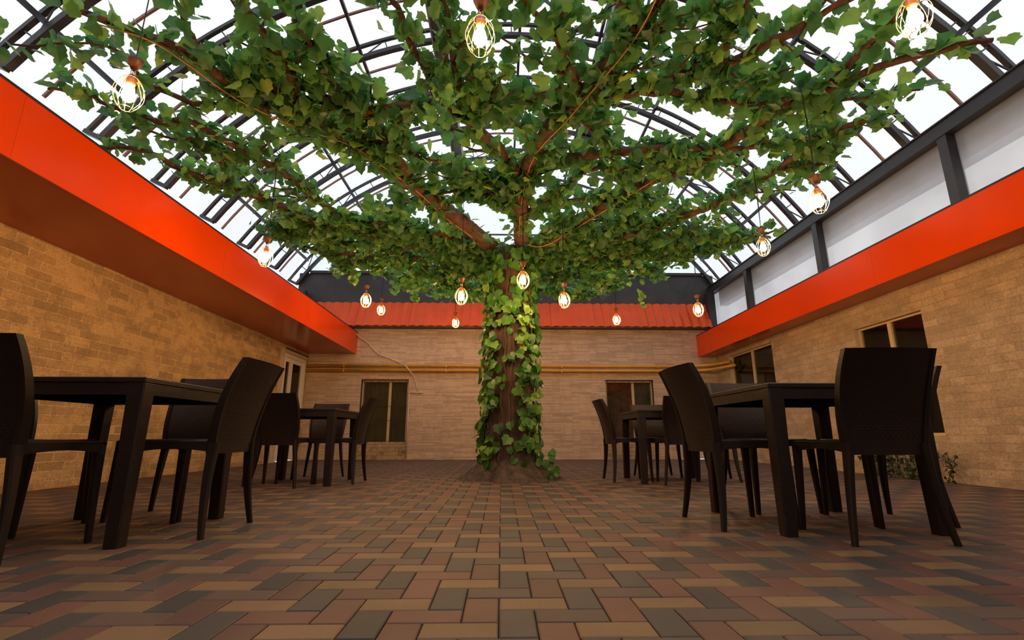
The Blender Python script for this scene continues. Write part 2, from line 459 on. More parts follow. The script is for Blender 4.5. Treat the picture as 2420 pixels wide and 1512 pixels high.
# overhanging orange boxes
def fascia(name, x_in, x_out, z0, z1, lab):
    mb = MB(); lo, hi = sorted((x_in, x_out))
    s = 1 if x_in > x_out else -1
    e = 0.02
    mb.box(lo, hi, YF, YB, z0 + 0.012, z1)
    mb.box(min(x_in, x_in - s * e), max(x_in, x_in - s * e) + 0.0, YF, YB - 0.002, z0, z0 + 0.012)
    o = mb.build(name, M['orange'])
    tag(o, lab, kind='structure')
    m2 = MB(); m2.box(lo + (0 if s > 0 else e), hi - (e if s > 0 else 0), YF, YB, z0 + 0.004, z0 + 0.0118)
    m2.build('soffit', M['soffit'], o)
    m3 = MB(); m3.box(min(x_in + s * .004, x_in - s * .05), max(x_in + s * .004, x_in - s * .05), YF, YB - .004, z1, z1 + 0.018)
    m3.build('edging', M['navy'], o)
    # panel joints
    m4 = MB()
    y = YF + 1.2
    while y < YB - .3:
        m4.box(min(x_in, x_in + s * .001), max(x_in, x_in + s * .001), y, y + 0.003, z0 + .002, z1 - .002)
        y += 2.44
    m4.build('joint', M['soffit'], o)
fascia('trim_1', FLX, XL - 0.45, 2.22, 2.69, 'deep glossy orange box overhang along the left wall')
fascia('trim_2', FRX, XR + 0.15, 2.18, 2.645, 'glossy orange box overhang along the right wall')

# strip of metal roof tiles over the far wall
def tiles():
    mb = MB()
    n = 0.04; x0, x1 = -4.18, 4.62
    nx = int((x1 - x0) / 0.0375)
    rows = [(2.80, 10.33), (2.985, 10.42), (2.985, 10.437), (3.17, 10.52), (3.17, 10.537), (3.38, 10.63)]
    # pairs of rows make stepped tile courses; extra subdivision follows the wavy lower edge
    def prof(x):
        t = (x - x0) / 0.195 % 1.0
        return 0.034 * (abs(math.sin(PI * t)) ** 0.8)
    for c in range(3):
        (za, ya), (zb, yb) = rows[2 * c], rows[2 * c + 1]
        o = len(mb.v)
        for i in range(nx + 1):
            x = x0 + (x1 - x0) * i / nx
            p = prof(x)
            mb.v.append((x, ya - p + 0.012, za + 0.0)); mb.v.append((x, ya - p - 0.004, za - 0.012 + p * 0.6)); mb.v.append((x, yb - p - 0.004, zb + p * 0.6))
        for i in range(nx):
            a = o + 3 * i
            mb.f += [(a, a + 3, a + 4, a + 1), (a + 1, a + 4, a + 5, a + 2)]; mb.m += [0, 0]
    o = mb.build('trim_3', M['tile'], smooth=False)
    tag(o, 'strip of red wavy metal roof tiles above the far wall', kind='structure')
    m2 = MB(); m2.box(-4.18, 4.62, 10.44, 10.60, 2.785, 2.80)
    m2.build('eave_board', M['dark_board'], o)
tiles()

# barrel vault
AX, AZ, R0 = 0.12, 0.75, 5.60
def arc(phi, r, y): return (AX + r * math.sin(phi), y, AZ + r * math.cos(phi))
PHI = math.radians(57.2)
def arcmesh(mb, y, r, w, h, n=44, phi=PHI):
    """bent rectangular bar"""
    o = len(mb.v)
    for i in range(n + 1):
        t = -phi + 2 * phi * i / n
        for rr, yy in ((r - h / 2, y - w / 2), (r + h / 2, y - w / 2), (r + h / 2, y + w / 2), (r - h / 2, y + w / 2)):
            mb.v.append(arc(t, rr, yy))
    for i in range(n):
        for k in range(4):
            k2 = (k + 1) % 4
            mb.f.append((o + 4 * i + k, o + 4 * i + k2, o + 4 * i + 4 + k2, o + 4 * i + 4 + k)); mb.m.append(0)
    mb.f += [(o, o + 3, o + 2, o + 1), (o + 4 * n, o + 4 * n + 1, o + 4 * n + 2, o + 4 * n + 3)]; mb.m += [0, 0]
roof = tag(empty('ceiling', (0, 0, 0)), 'barrel vaulted roof of milky sheets on dark steel arches', kind='structure')
ARCH_Y = [3.95 + 1.11 * k for k in range(-6, 7)]
for k, y in enumerate(ARCH_Y):
    if y > 10.6: y = 10.55
    mb = MB()
    arcmesh(mb, y, R0 + 0.03, 0.075, 0.06)
    arcmesh(mb, y, R0 + 0.23, 0.05, 0.04)
    n = 30
    for i in range(n + 1):
        t = -PHI + 2 * PHI * i / n
        mb.bar(arc(t, R0 + .05, y), arc(t, R0 + .22, y), 0.016)
        if i % 4 == 1 and i < n:
            t2 = -PHI + 2 * PHI * (i + 1) / n
            mb.bar(arc(t, R0 + .05, y), arc(t2, R0 + .22, y), 0.014)
    for sgn in (-1, 1):
        mb.bar(arc(sgn * PHI, R0 + .02, y), arc(sgn * PHI * 1.005, R0 + .25, y), 0.07, 0.05)
    mb.build('roof_truss', M['dark_metal'], roof)
for y in [ARCH_Y[0] + 0.555 + 1.11 * k for k in range(12)]:
    mb = MB(); arcmesh(mb, y, R0 + 0.25, 0.028, 0.028)
    mb.build('secondary_arch', M['brown_metal'], roof)
for deg in (-51.5, -35, -23, -11, 1.3, 13.5, 25.6, 37.8, 50.6):
    mb = MB(); p = math.radians(deg)
    mb.bar(arc(p, R0 + .2, YF + .1), arc(p, R0 + .2, 10.55), 0.042, 0.042)
    mb.build('purlin', M['dark_metal'], roof)
def sheet(y0, y1):
    mb = MB(); n = 48
    o = 0
    for i in range(n + 1):
        t = -PHI * 1.02 + 2 * PHI * 1.02 * i / n
        mb.v.append(arc(t, R0 + .29, y0)); mb.v.append(arc(t, R0 + .29, y1))
    for i in range(n):
        mb.f.append((2 * i, 2 * i + 2, 2 * i + 3, 2 * i + 1)); mb.m.append(0)
    mb.build('roof_sheet', M['roof_sheet'], roof, smooth=True)
ys = [YF] + [y + 0.555 for y in ARCH_Y if y + 0.555 < 10.5] + [YB + .1]
for a, b in zip(ys[:-1], ys[1:]): sheet(a, b - 0.004)
for x, s in ((-0.95, -1), (1.62, 1)):
    mb = MB()
    mb.box(x - .11, x - .095, YF, 10.55, 6.16, 6.36); mb.box(x + .095, x + .11, YF, 10.55, 6.16, 6.36)
    mb.box(x - .11, x + .11, YF, 10.55, 6.36, 6.375)
    mb.build('ridge_beam', M['grey_steel'], roof)
# eave beams and side glazing
def clerestory(name, x, s, zb, zt, posts, lab):
    r = tag(empty(name, (x, 0, zb)), lab, kind='structure')
    def P(mb, nm, mat): 
        o = mb.build(nm, mat, r); 
        for v in o.data.vertices: v.co = (v.co.x - x, v.co.y, v.co.z - zb)
        return o
    mb = MB(); mb.box(x - .07, x + .07, YF, YB, zt, zt + .15); mb.box(x - .09 , x + .09, YF, YB, zt + .15, zt + .165); P(mb, 'eave_beam', M['dark_metal'])
    mb = MB(); mb.box(x - .04, x + .04, YF, YB, zb, zb + .05); P(mb, 'bottom_rail', M['dark_metal'])
    for y in posts:
        mb = MB(); mb.box(x - .06, x + .06, y - .055, y + .055, zb + .05, zt); P(mb, 'post', M['dark_metal'])
    e = [YF] + list(posts) + [YB]
    for a, b in zip(e[:-1], e[1:]):
        mb = MB(); mb.box(x + s * .045 - .004, x + s * .045 + .004, a + .056, b - .056, zb + .05, zt); P(mb, 'pane', M['side_sheet'])
    mb = MB(); mb.box(min(x + s * .16, x + s * .34), max(x + s * .16, x + s * .34), YF, YB, zt - .27, zt + .1); P(mb, 'gutter', M['grey_steel'])
clerestory('window_5', 4.80, 1, 2.645, 3.63, [-1.9, .25, 2.4, 4.57, 6.79, 8.95], 'row of milky side panes between dark posts above right overhang')
clerestory('window_6', -4.58, -1, 2.69, 3.42, [-1.9, .25, 2.4, 4.57, 6.79, 8.95], 'row of milky side panes above left overhang')

# gable end
g = tag(empty('window_7', (0, YB, 3.3)), 'clear glazed gable above dark boarding at the far end', kind='structure')
def gable():
    def zarc(x, r=R0 + .2):
        d = r * r - (x - AX) ** 2
        return AZ + math.sqrt(max(d, 0))
    mb = MB(); n = 40; xa, xb = -4.60, 4.86; zs = 4.08
    for i in range(n):
        x0 = xa + (xb - xa) * i / n; x1 = xa + (xb - xa) * (i + 1) / n
        z0 = min(zs, zarc(x0)); z1 = min(zs, zarc(x1))
        vs = [(x0, .02, -.5), (x1, .02, -.5), (x1, .02, z1 - 3.3), (x0, .02, z0 - 3.3), (x0, .10, -.5), (x1, .10, -.5), (x1, .10, z1 - 3.3), (x0, .10, z0 - 3.3)]
        mb.add(vs, [(0, 1, 2, 3), (5, 4, 7, 6), (3, 2, 6, 7), (4, 5, 1, 0)])
    mb.build('gable_board', M['dark_board'], g)
    mb = MB()
    for i in range(n):
        x0 = xa + (xb - xa) * i / n; x1 = xa + (xb - xa) * (i + 1) / n
        z0 = zarc(x0); z1 = zarc(x1)
        if min(z0, z1) <= zs: continue
        mb.add([(x0, .05, zs - 3.3), (x1, .05, zs - 3.3), (x1, .05, z1 - 3.3), (x0, .05, z0 - 3.3)], [(0, 1, 2, 3)])
    mb.build('pane', M['glass'], g)
    mb = MB()
    mb.bar((xa + .25, 0, .80), (xb - .25, 0, .80), .06)
    mb.build('bottom_rail', M['dark_metal'], g)
    for x in (-2.6, -1.0, .55, 2.1, 3.5):
        mb = MB(); mb.bar((x, .0, .82), (x, .0, zarc(x) - 3.3 - .1), .035); mb.build('mullion', M['dark_metal'], g)
    mb = MB(); mb.bar((-3.7, 0, 1.75), (3.95, 0, 1.75), .03); mb.build('transom', M['dark_metal'], g)
gable()
def front_gable():
    mb = MB(); n = 30
    for i in range(n):
        x0 = -4.6 + 9.45 * i / n; x1 = x0 + 9.45 / n
        z0 = AZ + math.sqrt(5.85 ** 2 - (x0 - AX) ** 2); z1 = AZ + math.sqrt(5.85 ** 2 - (x1 - AX) ** 2)
        mb.add([(x0, YF + .05, 3.9), (x1, YF + .05, 3.9), (x1, YF + .05, max(z1, 3.9)), (x0, YF + .05, max(z0, 3.9))], [(0, 1, 2, 3)])
    o = mb.build('window_8', M['side_sheet']); tag(o, 'milky gable sheet behind the viewer', kind='structure')
front_gable()
# corner posts of the far end
for nm, x in (('trim_4', 4.70), ('trim_5', -4.42)):
    mb = MB(); mb.box(x - .09, x + .07, 10.40, 10.57, 2.66 if x > 0 else 2.71, 3.62)
    tag(mb.build(nm, M['dark_metal']), 'dark steel corner post at the far end', kind='structure')

# ------------------------------------------------------------------ windows and doors
def window_x(name, axis, pos, s, h, splits, lab, frame, backing, depth=0.10, wide=0.045, curtains=None, grille=False, sill=None):
    """framed window set in an opening. s = direction into the wall (+1/-1)"""
    a0, a1, z0, z1 = h
    if axis == 'x':
        r = empty(name, (pos, (a0 + a1) / 2, z0)); 
        def bx(mb, u0, u1, d0, d1, w0, w1, mi=0):
            p = sorted((s * d0, s * d1)); mb.box(p[0], p[1], u0 - (a0 + a1) / 2, u1 - (a0 + a1) / 2, w0 - z0, w1 - z0, mi)
    else:
        r = empty(name, ((a0 + a1) / 2, pos, z0))
        def bx(mb, u0, u1, d0, d1, w0, w1, mi=0):
            p = sorted((s * d0, s * d1)); mb.box(u0 - (a0 + a1) / 2, u1 - (a0 + a1) / 2, p[0], p[1], w0 - z0, w1 - z0, mi)
    tag(r, lab, kind='structure')
    D = depth
    mb = MB(); t = 0.006
    bx(mb, a0, a0 + t, 0.005, .215, z0, z1); bx(mb, a1 - t, a1, 0.005, .215, z0, z1); bx(mb, a0, a1, 0.005, .215, z1 - t, z1); bx(mb, a0, a1, 0.005, .215, z0, z0 + t)
    mb.build('reveal', sill or M['plaster'], r)
    mb = MB(); w = wide
    bx(mb, a0 + t, a0 + w, D, D + .05, z0 + t, z1 - t); bx(mb, a1 - w, a1 - t, D, D + .05, z0 + t, z1 - t)
    bx(mb, a0 + w, a1 - w, D, D + .05, z1 - w, z1 - t); bx(mb, a0 + w, a1 - w, D, D + .05, z0 + t, z0 + w)
    mb.build('frame', frame, r)
    e = [a0 + w] + [x for x in splits] + [a1 - w]
    for x in splits:
        mb = MB(); bx(mb, x - .028, x + .028, D - .004, D + .046, z0 + w, z1 - w); mb.build('mullion', frame, r)
    for i in range(len(e) - 1):
        u0 = e[i] + (.028 if i else 0); u1 = e[i + 1] - (.028 if i + 1 < len(e) - 1 else 0)
        mb = MB(); bx(mb, u0, u1, D + .02, D + .026, z0 + w, z1 - w); mb.build('pane', M['glass'], r)
        if curtains and curtains[i]:
            mb = MB(); 
            n = 16
            for k in range(n):
                ua = u0 + (u1 - u0) * k / n; ub = u0 + (u1 - u0) * (k + 1) / n
                bx(mb, ua, ub, D + .06 + (.008 if k % 2 else 0), D + .075, z0 + .01, z1 - .02)
            mb.build('curtain', curtains[i], r)
    mb = MB(); bx(mb, a0, a1, .205, .215, z0, z1); mb.build('backing', backing, r)
    if grille:
        mb = MB()
        nb = 6
        for k in range(nb + 1):
            u = a0 + .06 + (a1 - a0 - .12) * k / nb
            bx(mb, u - .004, u + .004, .035, .043, z0 + .02, z1 - .02)
        for zz in (z0 + .06, z0 + (z1 - z0) * .36, z0 + (z1 - z0) * .58, z1 - .06):
            bx(mb, a0 + .01, a1 - .01, .033, .045, zz - .004, zz + .004)
        mb.build('security_bars', M['iron'], r)
        mb = MB()
        for zz in (.30, .44, .62, .80):
            for k in range(nb):
                if k % 2: continue
                u = a0 + .06 + (a1 - a0 - .12) * (k + .5) / nb - (a0 + a1) / 2
                cz = (z1 - z0) * zz
                pts = [(u + .035 * math.cos(q * PI / 6), s * .039, cz + .05 * math.sin(q * PI / 6)) for q in range(13)]
                mb.tube(pts, .0035, 5, cap=False)
        mb.build('scroll_ornament', M['iron'], r)
    return r
window_x('window_1', 'y', YB, 1, W1, [-2.42], 'barred window with olive blind left of the tree trunk', M['cream'], M['room'], curtains=[M['blind'], M['blind']], grille=True, sill=M['dark_reveal'])
window_x('window_2', 'y', YB, 1, W2, [2.88], 'barred window with curtains right of the tree trunk', M['cream'], M['room'], curtains=[M['curtain_red'], M['curtain_grey']], grille=True, sill=M['dark_reveal'])
window_x('window_3', 'x', XR, 1, W3, [9.15], 'farther sliding window in the right wall', M['cream'], M['room'], curtains=[None, M['curtain_grey']], depth=.06, wide=.032)
window_x('window_4', 'x', XR, 1, W4, [5.80], 'nearer sliding window in the right wall', M['cream'], M['room'], curtains=[None, M['blind']], depth=.06, wide=.032)
for nm, h in (('trim_6', W1), ('trim_7', W2)):
    mb = MB(); mb.box(h[0] - .02, h[1] + .0, YB - .012, YB - .001, 0.0, h[2] - .002)
    tag(mb.build(nm, M['stained']), 'damp stained brick panel below barred window', kind='structure')

def door_left():
    y0, y1, z0, z1 = DOOR_L
    r = tag(empty('door_1', (XL, (y0 + y1) / 2, 0)), 'white glazed double door in the left wall beside the corner', kind='structure')
    cy = (y0 + y1) / 2
    mb = MB()
    for a, b, c, d in ((y0, y0 + .07, 0, z1), (y1 - .07, y1, 0, z1), (y0 + .07, y1 - .07, z1 - .07, z1)):
        mb.box(-.08, .01, a - cy, b - cy, c, d)
    mb.build('frame', M['white_frame'], r)
    def leaf(a, b, nm):
        mb = MB(); w = .07
        mb.box(-.06, -.02, a - cy, a + w - cy, .02, z1 - .07); mb.box(-.06, -.02, b - w - cy, b - cy, .02, z1 - .07)
        mb.box(-.06, -.02, a + w - cy, b - w - cy, z1 - .15, z1 - .07); mb.box(-.06, -.02, a + w - cy, b - w - cy, .02, .34)
        o = mb.build(nm, M['white_frame'], r)
        mb = MB(); mb.box(-.043, -.037, a + w - cy, b - w - cy, .34, z1 - .15); mb.build('pane', M['glass'], o)
        return o
    leaf(y0 + .07, y0 + .40, 'side_leaf'); L = leaf(y0 + .40, y1 - .07, 'door_leaf')
    mb = MB(); mb.box(-.02, .025, y1 - .13 - cy, y1 - .10 - cy, .92, 1.12); mb.box(.02, .035, y1 - .22 - cy, y1 - .10 - cy, 1.01, 1.03); mb.build('handle', M['white_frame'], L)
    mb = MB(); mb.box(-.215, -.205, y0 - cy, y1 - cy, 0, z1); mb.build('backing', M['room'], r)
    mb = MB(); mb.box(.0, .02, y0 - .20 - cy, y0 - .02 - cy, 0, 2.14); mb.box(0, .02, y0 - .02 - cy, y1 + .04 - cy, z1 + .01, z1 + .07)
    mb.build('surround', M['plaster'], r)
    mb = MB(); mb.box(0, .05, y0 + .0 - cy, y1 - cy, z1 + .07, z1 + .085); mb.build('drip_strip', M['iron'], r)
door_left()
def door_back():
    x0, x1, z0, z1 = DOOR_B
    r = tag(empty('door_2', ((x0 + x1) / 2, YB, 0)), 'plain white door in the far wall by the right corner', kind='structure')
    cx = (x0 + x1) / 2
    mb = MB(); mb.box(x0 - cx + .04, x1 - cx - .04, .03, .07, .01, z1 - .04); mb.build('door_leaf', M['white_frame'], r)
    mb = MB(); mb.box(x0 - cx, x0 - cx + .04, 0, .09, 0, z1); mb.box(x1 - cx - .04, x1 - cx, 0, .09, 0, z1); mb.box(x0 - cx, x1 - cx, 0, .09, z1 - .04, z1); mb.build('frame', M['plaster'], r)
    mb = MB(); mb.tube([(x0 - cx + .10, .03, .95), (x0 - cx + .10, -.02, .95), (x0 - cx + .2, -.02, .95)], .009, 8); mb.build('handle', M['iron'], r)
door_back()

# bolt beside the left door
t = tag(empty('door_bolt', (XL + .003, 9.2, 1.68)), 'small black bolt on the left wall beside the white door', 'bolt')
mb = MB(); mb.box(0, .012, -.09, .09, -.03, .03); mb.build('plate', M['iron'], t)
mb = MB(); mb.tube([(.022, -.13, 0), (.022, .10, 0)], .011, 8); mb.tube([(.022, 0, 0), (.055, 0, 0)], .009, 8); mb.build('bolt', M['iron'], t)

# gas pipes
def arcpath(pts, r=0.12, n=5):
    out = [Vector(pts[0])]
    for i in range(1, len(pts) - 1):
        p = Vector(pts[i]); a = (Vector(pts[i - 1]) - p).normalized(); b = (Vector(pts[i + 1]) - p).normalized()
        for k in range(n + 1):
            t = k / n
            out.append((p + a * r) * (1 - t) ** 2 + p * 2 * t * (1 - t) + (p + b * r) * t ** 2)
    out.append(Vector(pts[-1])); return out
for nm, z, lab, dy in (('gas_pipe', 1.955, 'upper of the two yellow pipes along the far wall', 0), ('gas_pipe', 1.855, 'lower of the two yellow pipes along the far wall', 0.0)):
    r = tag(empty(nm, (0, 10.52, z)), lab, 'pipe', 'yellow pipes on the far wall')
    mb = MB(); mb.tube(arcpath([(-4.20, 0, 0), (4.12, 0, 0), (4.50, -.18, .01), (4.73, -.62 - (1.955 - z) * 2, .02)], .16), .031, 12)
    mb.build('pipe', M['yellow'], r, smooth=True)
    for x in (-3.4, -1.2, 1.3, 3.4):
        mb = MB(); mb.box(x - .012, x + .012, -.036, .078, -.036, .036); mb.build('bracket', M['yellow'], r)
# loose cable on far wall
mb = MB()
pts = [(-3.2, 10.45, 2.66), (-3.08, 10.55, 2.56), (-2.93, 10.56, 2.46), (-2.82, 10.57, 2.33), (-2.68, 10.57, 2.21), (-2.45, 10.575, 2.12), (-2.28, 10.57, 2.06), (-2.17, 10.54, 2.00), (-2.08, 10.47, 1.96), (-1.98, 10.47, 1.84), (-1.90, 10.56, 1.74), (-1.85, 10.575, 1.6), (-1.83, 10.575, 1.5), (-1.80, 10.575, 1.41)]
mb.tube(pts, .012, 8)
tag(mb.build('wall_cable', M['cable'], smooth=True), 'white cable drooping down the far wall across the yellow pipes', 'cable')
mb = MB(); mb.tube([(-2.02, 10.57, 1.385), (-1.70, 10.57, 1.385)], .014, 8)
mb.tube([(-1.985, 10.57, 1.385), (-1.985, 10.57, .02)], .012, 8)
tag(mb.build('conduit_pipe', M['cable'], smooth=True), 'thin white conduit along the right edge of the left barred window', 'pipe')

# ------------------------------------------------------------------ chairs
def make_chair():
    r = empty('dining_chair')
    # seat : dished slab with rounded front and an apron
    mb = MB(); nx, ny = 12, 12
    def sx(v): return 0.202 + 0.022 * v
    top = []
    o = 0
    for j in range(ny + 1):
        v = -1 + 2 * j / ny
        for i in range(nx + 1):
            u = -1 + 2 * i / nx
            x = u * sx(v); y = v * 0.203 + .012
            z = 0.462 - 0.012 * (1 - u * u) * (1 - v * v) - (0.012 if abs(u) > .99 else 0) - (0.012 if v > .99 else 0)
            mb.v.append((x, y, z))
    N = (nx + 1) * (ny + 1)
    for j in range(ny):
        for i in range(nx):
            a = j * (nx + 1) + i; mb.f.append((a, a + 1, a + nx + 2, a + nx + 1)); mb.m.append(0)
    for j in range(ny + 1):
        v = -1 + 2 * j / ny
        for i in range(nx + 1):
            u = -1 + 2 * i / nx
            mb.v.append((u * (sx(v) - .006), v * .197 + .012, 0.444 - 0.012 * (1 - u * u) * (1 - v * v)))
    for j in range(ny):
        for i in range(nx):
            a = N + j * (nx + 1) + i; mb.f.append((a, a + nx + 1, a + nx + 2, a + 1)); mb.m.append(0)
    edge = [i for i in range(nx + 1)] + [(j + 1) * (nx + 1) + nx for j in range(ny)] + [ny * (nx + 1) + i for i in range(nx - 1, -1, -1)] + [j * (nx + 1) for j in range(ny - 1, 0, -1)]
    for k in range(len(edge)):
        a, b = edge[k], edge[(k + 1) % len(edge)]
        mb.f.append((b, a, N + a, N + b)); mb.m.append(0)
    mb.build('seat', M['rattan'], r, smooth=True)
    # apron, lower edge arched between the legs
    mb = MB()
    def apron(p, q, nrm, arch=0.018):
        n = 12; o = len(mb.v)
        for i in range(n + 1):
            t = i / n
            x = p[0] + (q[0] - p[0]) * t; y = p[1] + (q[1] - p[1]) * t
            zb = 0.398 + arch * math.sin(PI * t)
            for dx, z in ((0, .452), (0, zb), (-.014, zb), (-.014, .452)):
                mb.v.append((x + nrm[0] * dx, y + nrm[1] * dx, z))
        for i in range(n):
            for k in range(4):
                k2 = (k + 1) % 4
                mb.f.append((o + 4 * i + k, o + 4 * i + 4 + k, o + 4 * i + 4 + k2, o + 4 * i + k2)); mb.m.append(0)
    apron((-.20, .212), (.20, .212), (0, 1)); apron((-.180, -.19), (-.216, .20), (-1, 0)); apron((.180, -.19), (.216, .20), (1, 0))
    mb.build('seat_frame', M['plastic'], r)
    # backrest : bowed panel with rows of small holes
    mb = MB(); U = []
    nu = 30
    us = []; 
    for k in range(nu):
        a = -1 + 2 * k / nu; us += [a, a + 2 / nu * .70]
    us.append(1.0)
    nv = 34; vsn = []
    for k in range(nv):
        a = k / nv; vsn += [a, a + 1 / nv * .70]
    vsn.append(1.0)
    def bk(u, v):
        z = 0.392 + v * 0.484
        y = -0.202 - 0.012 * v - 0.118 * v ** 2.1 + 0.022 * u * u
        w = 0.174 + 0.033 * math.sin(PI * v * .65)
        return Vector((u * w, y, z))
    def hole(i, j):
        if i % 2 == 0 or j % 2 == 0: return False
        k = i // 2; l = j // 2
        if not (3 <= k <= nu - 4): return False
        return (4 <= l <= 13 and (k + l) % 2 == 0) or (23 <= l <= 28 and (k + l) % 2 == 0 and (k % 6) < 4)
    A, B = len(us), len(vsn); T = 0.012
    for layer in (0, 1):
        for j in range(B):
            for i in range(A):
                p = bk(us[i], vsn[j]); mb.v.append((p.x, p.y - T * layer, p.z))
    def id_(l, i, j): return l * A * B + j * A + i
    for j in range(B - 1):
        for i in range(A - 1):
            if hole(i, j):
                for (p, q) in (((i, j), (i + 1, j)), ((i + 1, j), (i + 1, j + 1)), ((i + 1, j + 1), (i, j + 1)), ((i, j + 1), (i, j))):
                    mb.f.append((id_(0, *p), id_(0, *q), id_(1, *q), id_(1, *p))); mb.m.append(0)
                continue
            mb.f.append((id_(0, i, j), id_(0, i, j + 1), id_(0, i + 1, j + 1), id_(0, i + 1, j))); mb.m.append(0)
            mb.f.append((id_(1, i, j), id_(1, i + 1, j), id_(1, i + 1, j + 1), id_(1, i, j + 1))); mb.m.append(0)
    for i in range(A - 1):
        mb.f.append((id_(0, i, B - 1), id_(1, i, B - 1), id_(1, i + 1, B - 1), id_(0, i + 1, B - 1))); mb.m.append(0)
        mb.f.append((id_(0, i, 0), id_(0, i + 1, 0), id_(1, i + 1, 0), id_(1, i, 0))); mb.m.append(0)
    mb.build('backrest', M['rattan'], r)
    # rails at the sides of the back run into the rear legs
    for s in (-1, 1):
        mb = MB(); n = 12; o = 0
        for k in range(n + 1):
            v = k / n; p = bk(s * 1.0, v); w = .010 ; d0 = .024 - .010 * v; d1 = .022 - .006 * v
            for dx, dy in ((-w, d0), (w, d0), (w, -d1), (-w, -d1)):
                mb.v.append((p.x + dx + s * .004, p.y + dy, p.z))
        for k in range(n):
            for q in range(4):
                q2 = (q + 1) % 4; mb.f.append((4 * k + q, 4 * k + q2, 4 * k + 4 + q2, 4 * k + 4 + q)); mb.m.append(0)
        mb.f.append((4 * n, 4 * n + 1, 4 * n + 2, 4 * n + 3)); mb.m.append(0)
        mb.build('side_rail', M['plastic'], r)
    def leg(x0, y0, x1, y1, ztop, w0, d0, w1, d1, bow=0.0):
        mb = MB(); n = 10
        for k in range(n + 1):
            t = k / n; x = x0 + (x1 - x0) * t ** 1.3; y = y0 + (y1 - y0) * t - bow * math.sin(PI * t); z = ztop * (1 - t)
            w = w0 + (w1 - w0) * t; d = d0 + (d1 - d0) * t; c = min(w, d) * .22
            for dx, dy in ((-w / 2 + c, -d / 2), (w / 2 - c, -d / 2), (w / 2, -d / 2 + c), (w / 2, d / 2 - c), (w / 2 - c, d / 2), (-w / 2 + c, d / 2), (-w / 2, d / 2 - c), (-w / 2, -d / 2 + c)):
                mb.v.append((x + dx, y + dy, z))
        for k in range(n):
            for q in range(8):
                q2 = (q + 1) % 8; mb.f.append((8 * k + q, 8 * k + 8 + q, 8 * k + 8 + q2, 8 * k + q2)); mb.m.append(0)
        mb.f.append(tuple(range(8))); mb.m.append(0)
        mb.f.append(tuple(8 * n + q for q in range(8))[::-1]); mb.m.append(0)
        mb.build('leg', M['plastic'], r)
    for s in (-1, 1):
        leg(s * .180, -.188, s * .234, -.215, .445, .036, .052, .024, .026, bow=-.012)
        leg(s * .196, .192, s * .212, .205, .445, .040, .046, .024, .026)
    return r
chair0 = make_chair()
CH = [
 (-2.13, 2.27, -3, 'dark chair with its back to us at the near left table, cut by left edge'),
 (-1.64, 2.75, 90, 'dark chair at the right side of the near left table, side on'),
 (-2.06, 3.22, 180, 'dark chair facing us from behind the near left table'),
 (-2.56, 2.78, -90, 'dark chair on the wall side of the near left table'),
 (1.81, 2.52, 0, 'large dark chair with its back to us at the near right table'),
 (1.345, 2.91, -86, 'dark chair at the left side of the near right table, leaning back outline'),
 (1.81, 3.43, 184, 'dark chair facing us from behind the near right table'),
 (2.235, 2.98, 90, 'dark chair on the wall side of the near right table'),
 (-2.13, 5.06, -8, 'dark chair with its back to us at the far left table'),
 (-1.71, 5.42, 90, 'dark chair at the right side of the far left table, before the barred window'),
 (-2.15, 6.00, 180, 'dark chair facing us from behind the far left table'),
 (-2.64, 5.50, -90, 'dark chair on the wall side of the far left table'),
 (1.405, 5.63, -88, 'dark chair at the left side of the far right table, nearest the tree'),
 (1.89, 5.27, -4, 'dark chair with its back to us at the far right table'),
 (1.90, 6.12, 180, 'dark chair facing us from behind the far right table'),
 (2.38, 5.62, 78, 'dark chair on the wall side of the far right table')]
for i, (x, y, a, lab) in enumerate(CH):
    o = chair0 if i == 0 else copy_tree(chair0)
    o.location = (x, y, 0); o.rotation_euler = (0, 0, math.radians(a))
    tag(o, lab, 'chair', 'dark plastic rattan chairs around the tables')

# ------------------------------------------------------------------ tables
def make_table():
    r = empty('dining_table'); S = .425
    mb = MB(); mb.bbox(-S, S, -S, S, .722, .748, .004); mb.build('tabletop', M['rattan'], r)
    mb = MB(); b = S - .006
    mb.box(-b, b, -b, -b + .03, .668, .722); mb.box(-b, b, b - .03, b, .668, .722); mb.box(-b, -b + .03, -b + .03, b - .03, .668, .722); mb.box(b - .03, b, -b + .03, b - .03, .668, .722)
    mb.build('apron', M['rattan'], r)
    for sx_ in (-1, 1):
        for sy_ in (-1, 1):
            mb = MB(); c = b - .037; n = 6
            for k in range(n + 1):
                t = k / n; w = .040 - .008 * t; z = .722 * (1 - t); x = sx_ * (c + .0 * t); y = sy_ * c; e = .006
                x += sx_ * (.040 - w); y += sy_ * (.040 - w); 
                for dx, dy in ((-w + e, -w), (w - e, -w), (w, -w + e), (w, w - e), (w - e, w), (-w + e, w), (-w, w - e), (-w, -w + e)): mb.v.append((x + dx, y + dy, z))
            for k in range(n):
                for q in range(8):
                    q2 = (q + 1) % 8; mb.f.append((8 * k + q, 8 * k + 8 + q, 8 * k + 8 + q2, 8 * k + q2)); mb.m.append(0)
            mb.f.append(tuple(8 * n + q for q in range(8))[::-1]); mb.m.append(0)
            mb.build('leg', M['rattan'], r)
    return r
table0 = make_table()
for i, (x, y, a, lab) in enumerate([
 (-2.09, 2.74, 0, 'near left square table in dark woven look plastic'),
 (1.80, 2.94, 1, 'near right square table in dark woven look plastic'),
 (-2.09, 5.42, 0, 'far left square table in dark woven look plastic'),
 (1.87, 5.60, -1, 'far right square table in dark woven look plastic')]):
    o = table0 if i == 0 else copy_tree(table0)
    o.location = (x, y, 0); o.rotation_euler = (0, 0, math.radians(a)); tag(o, lab, 'table', 'dark square tables')

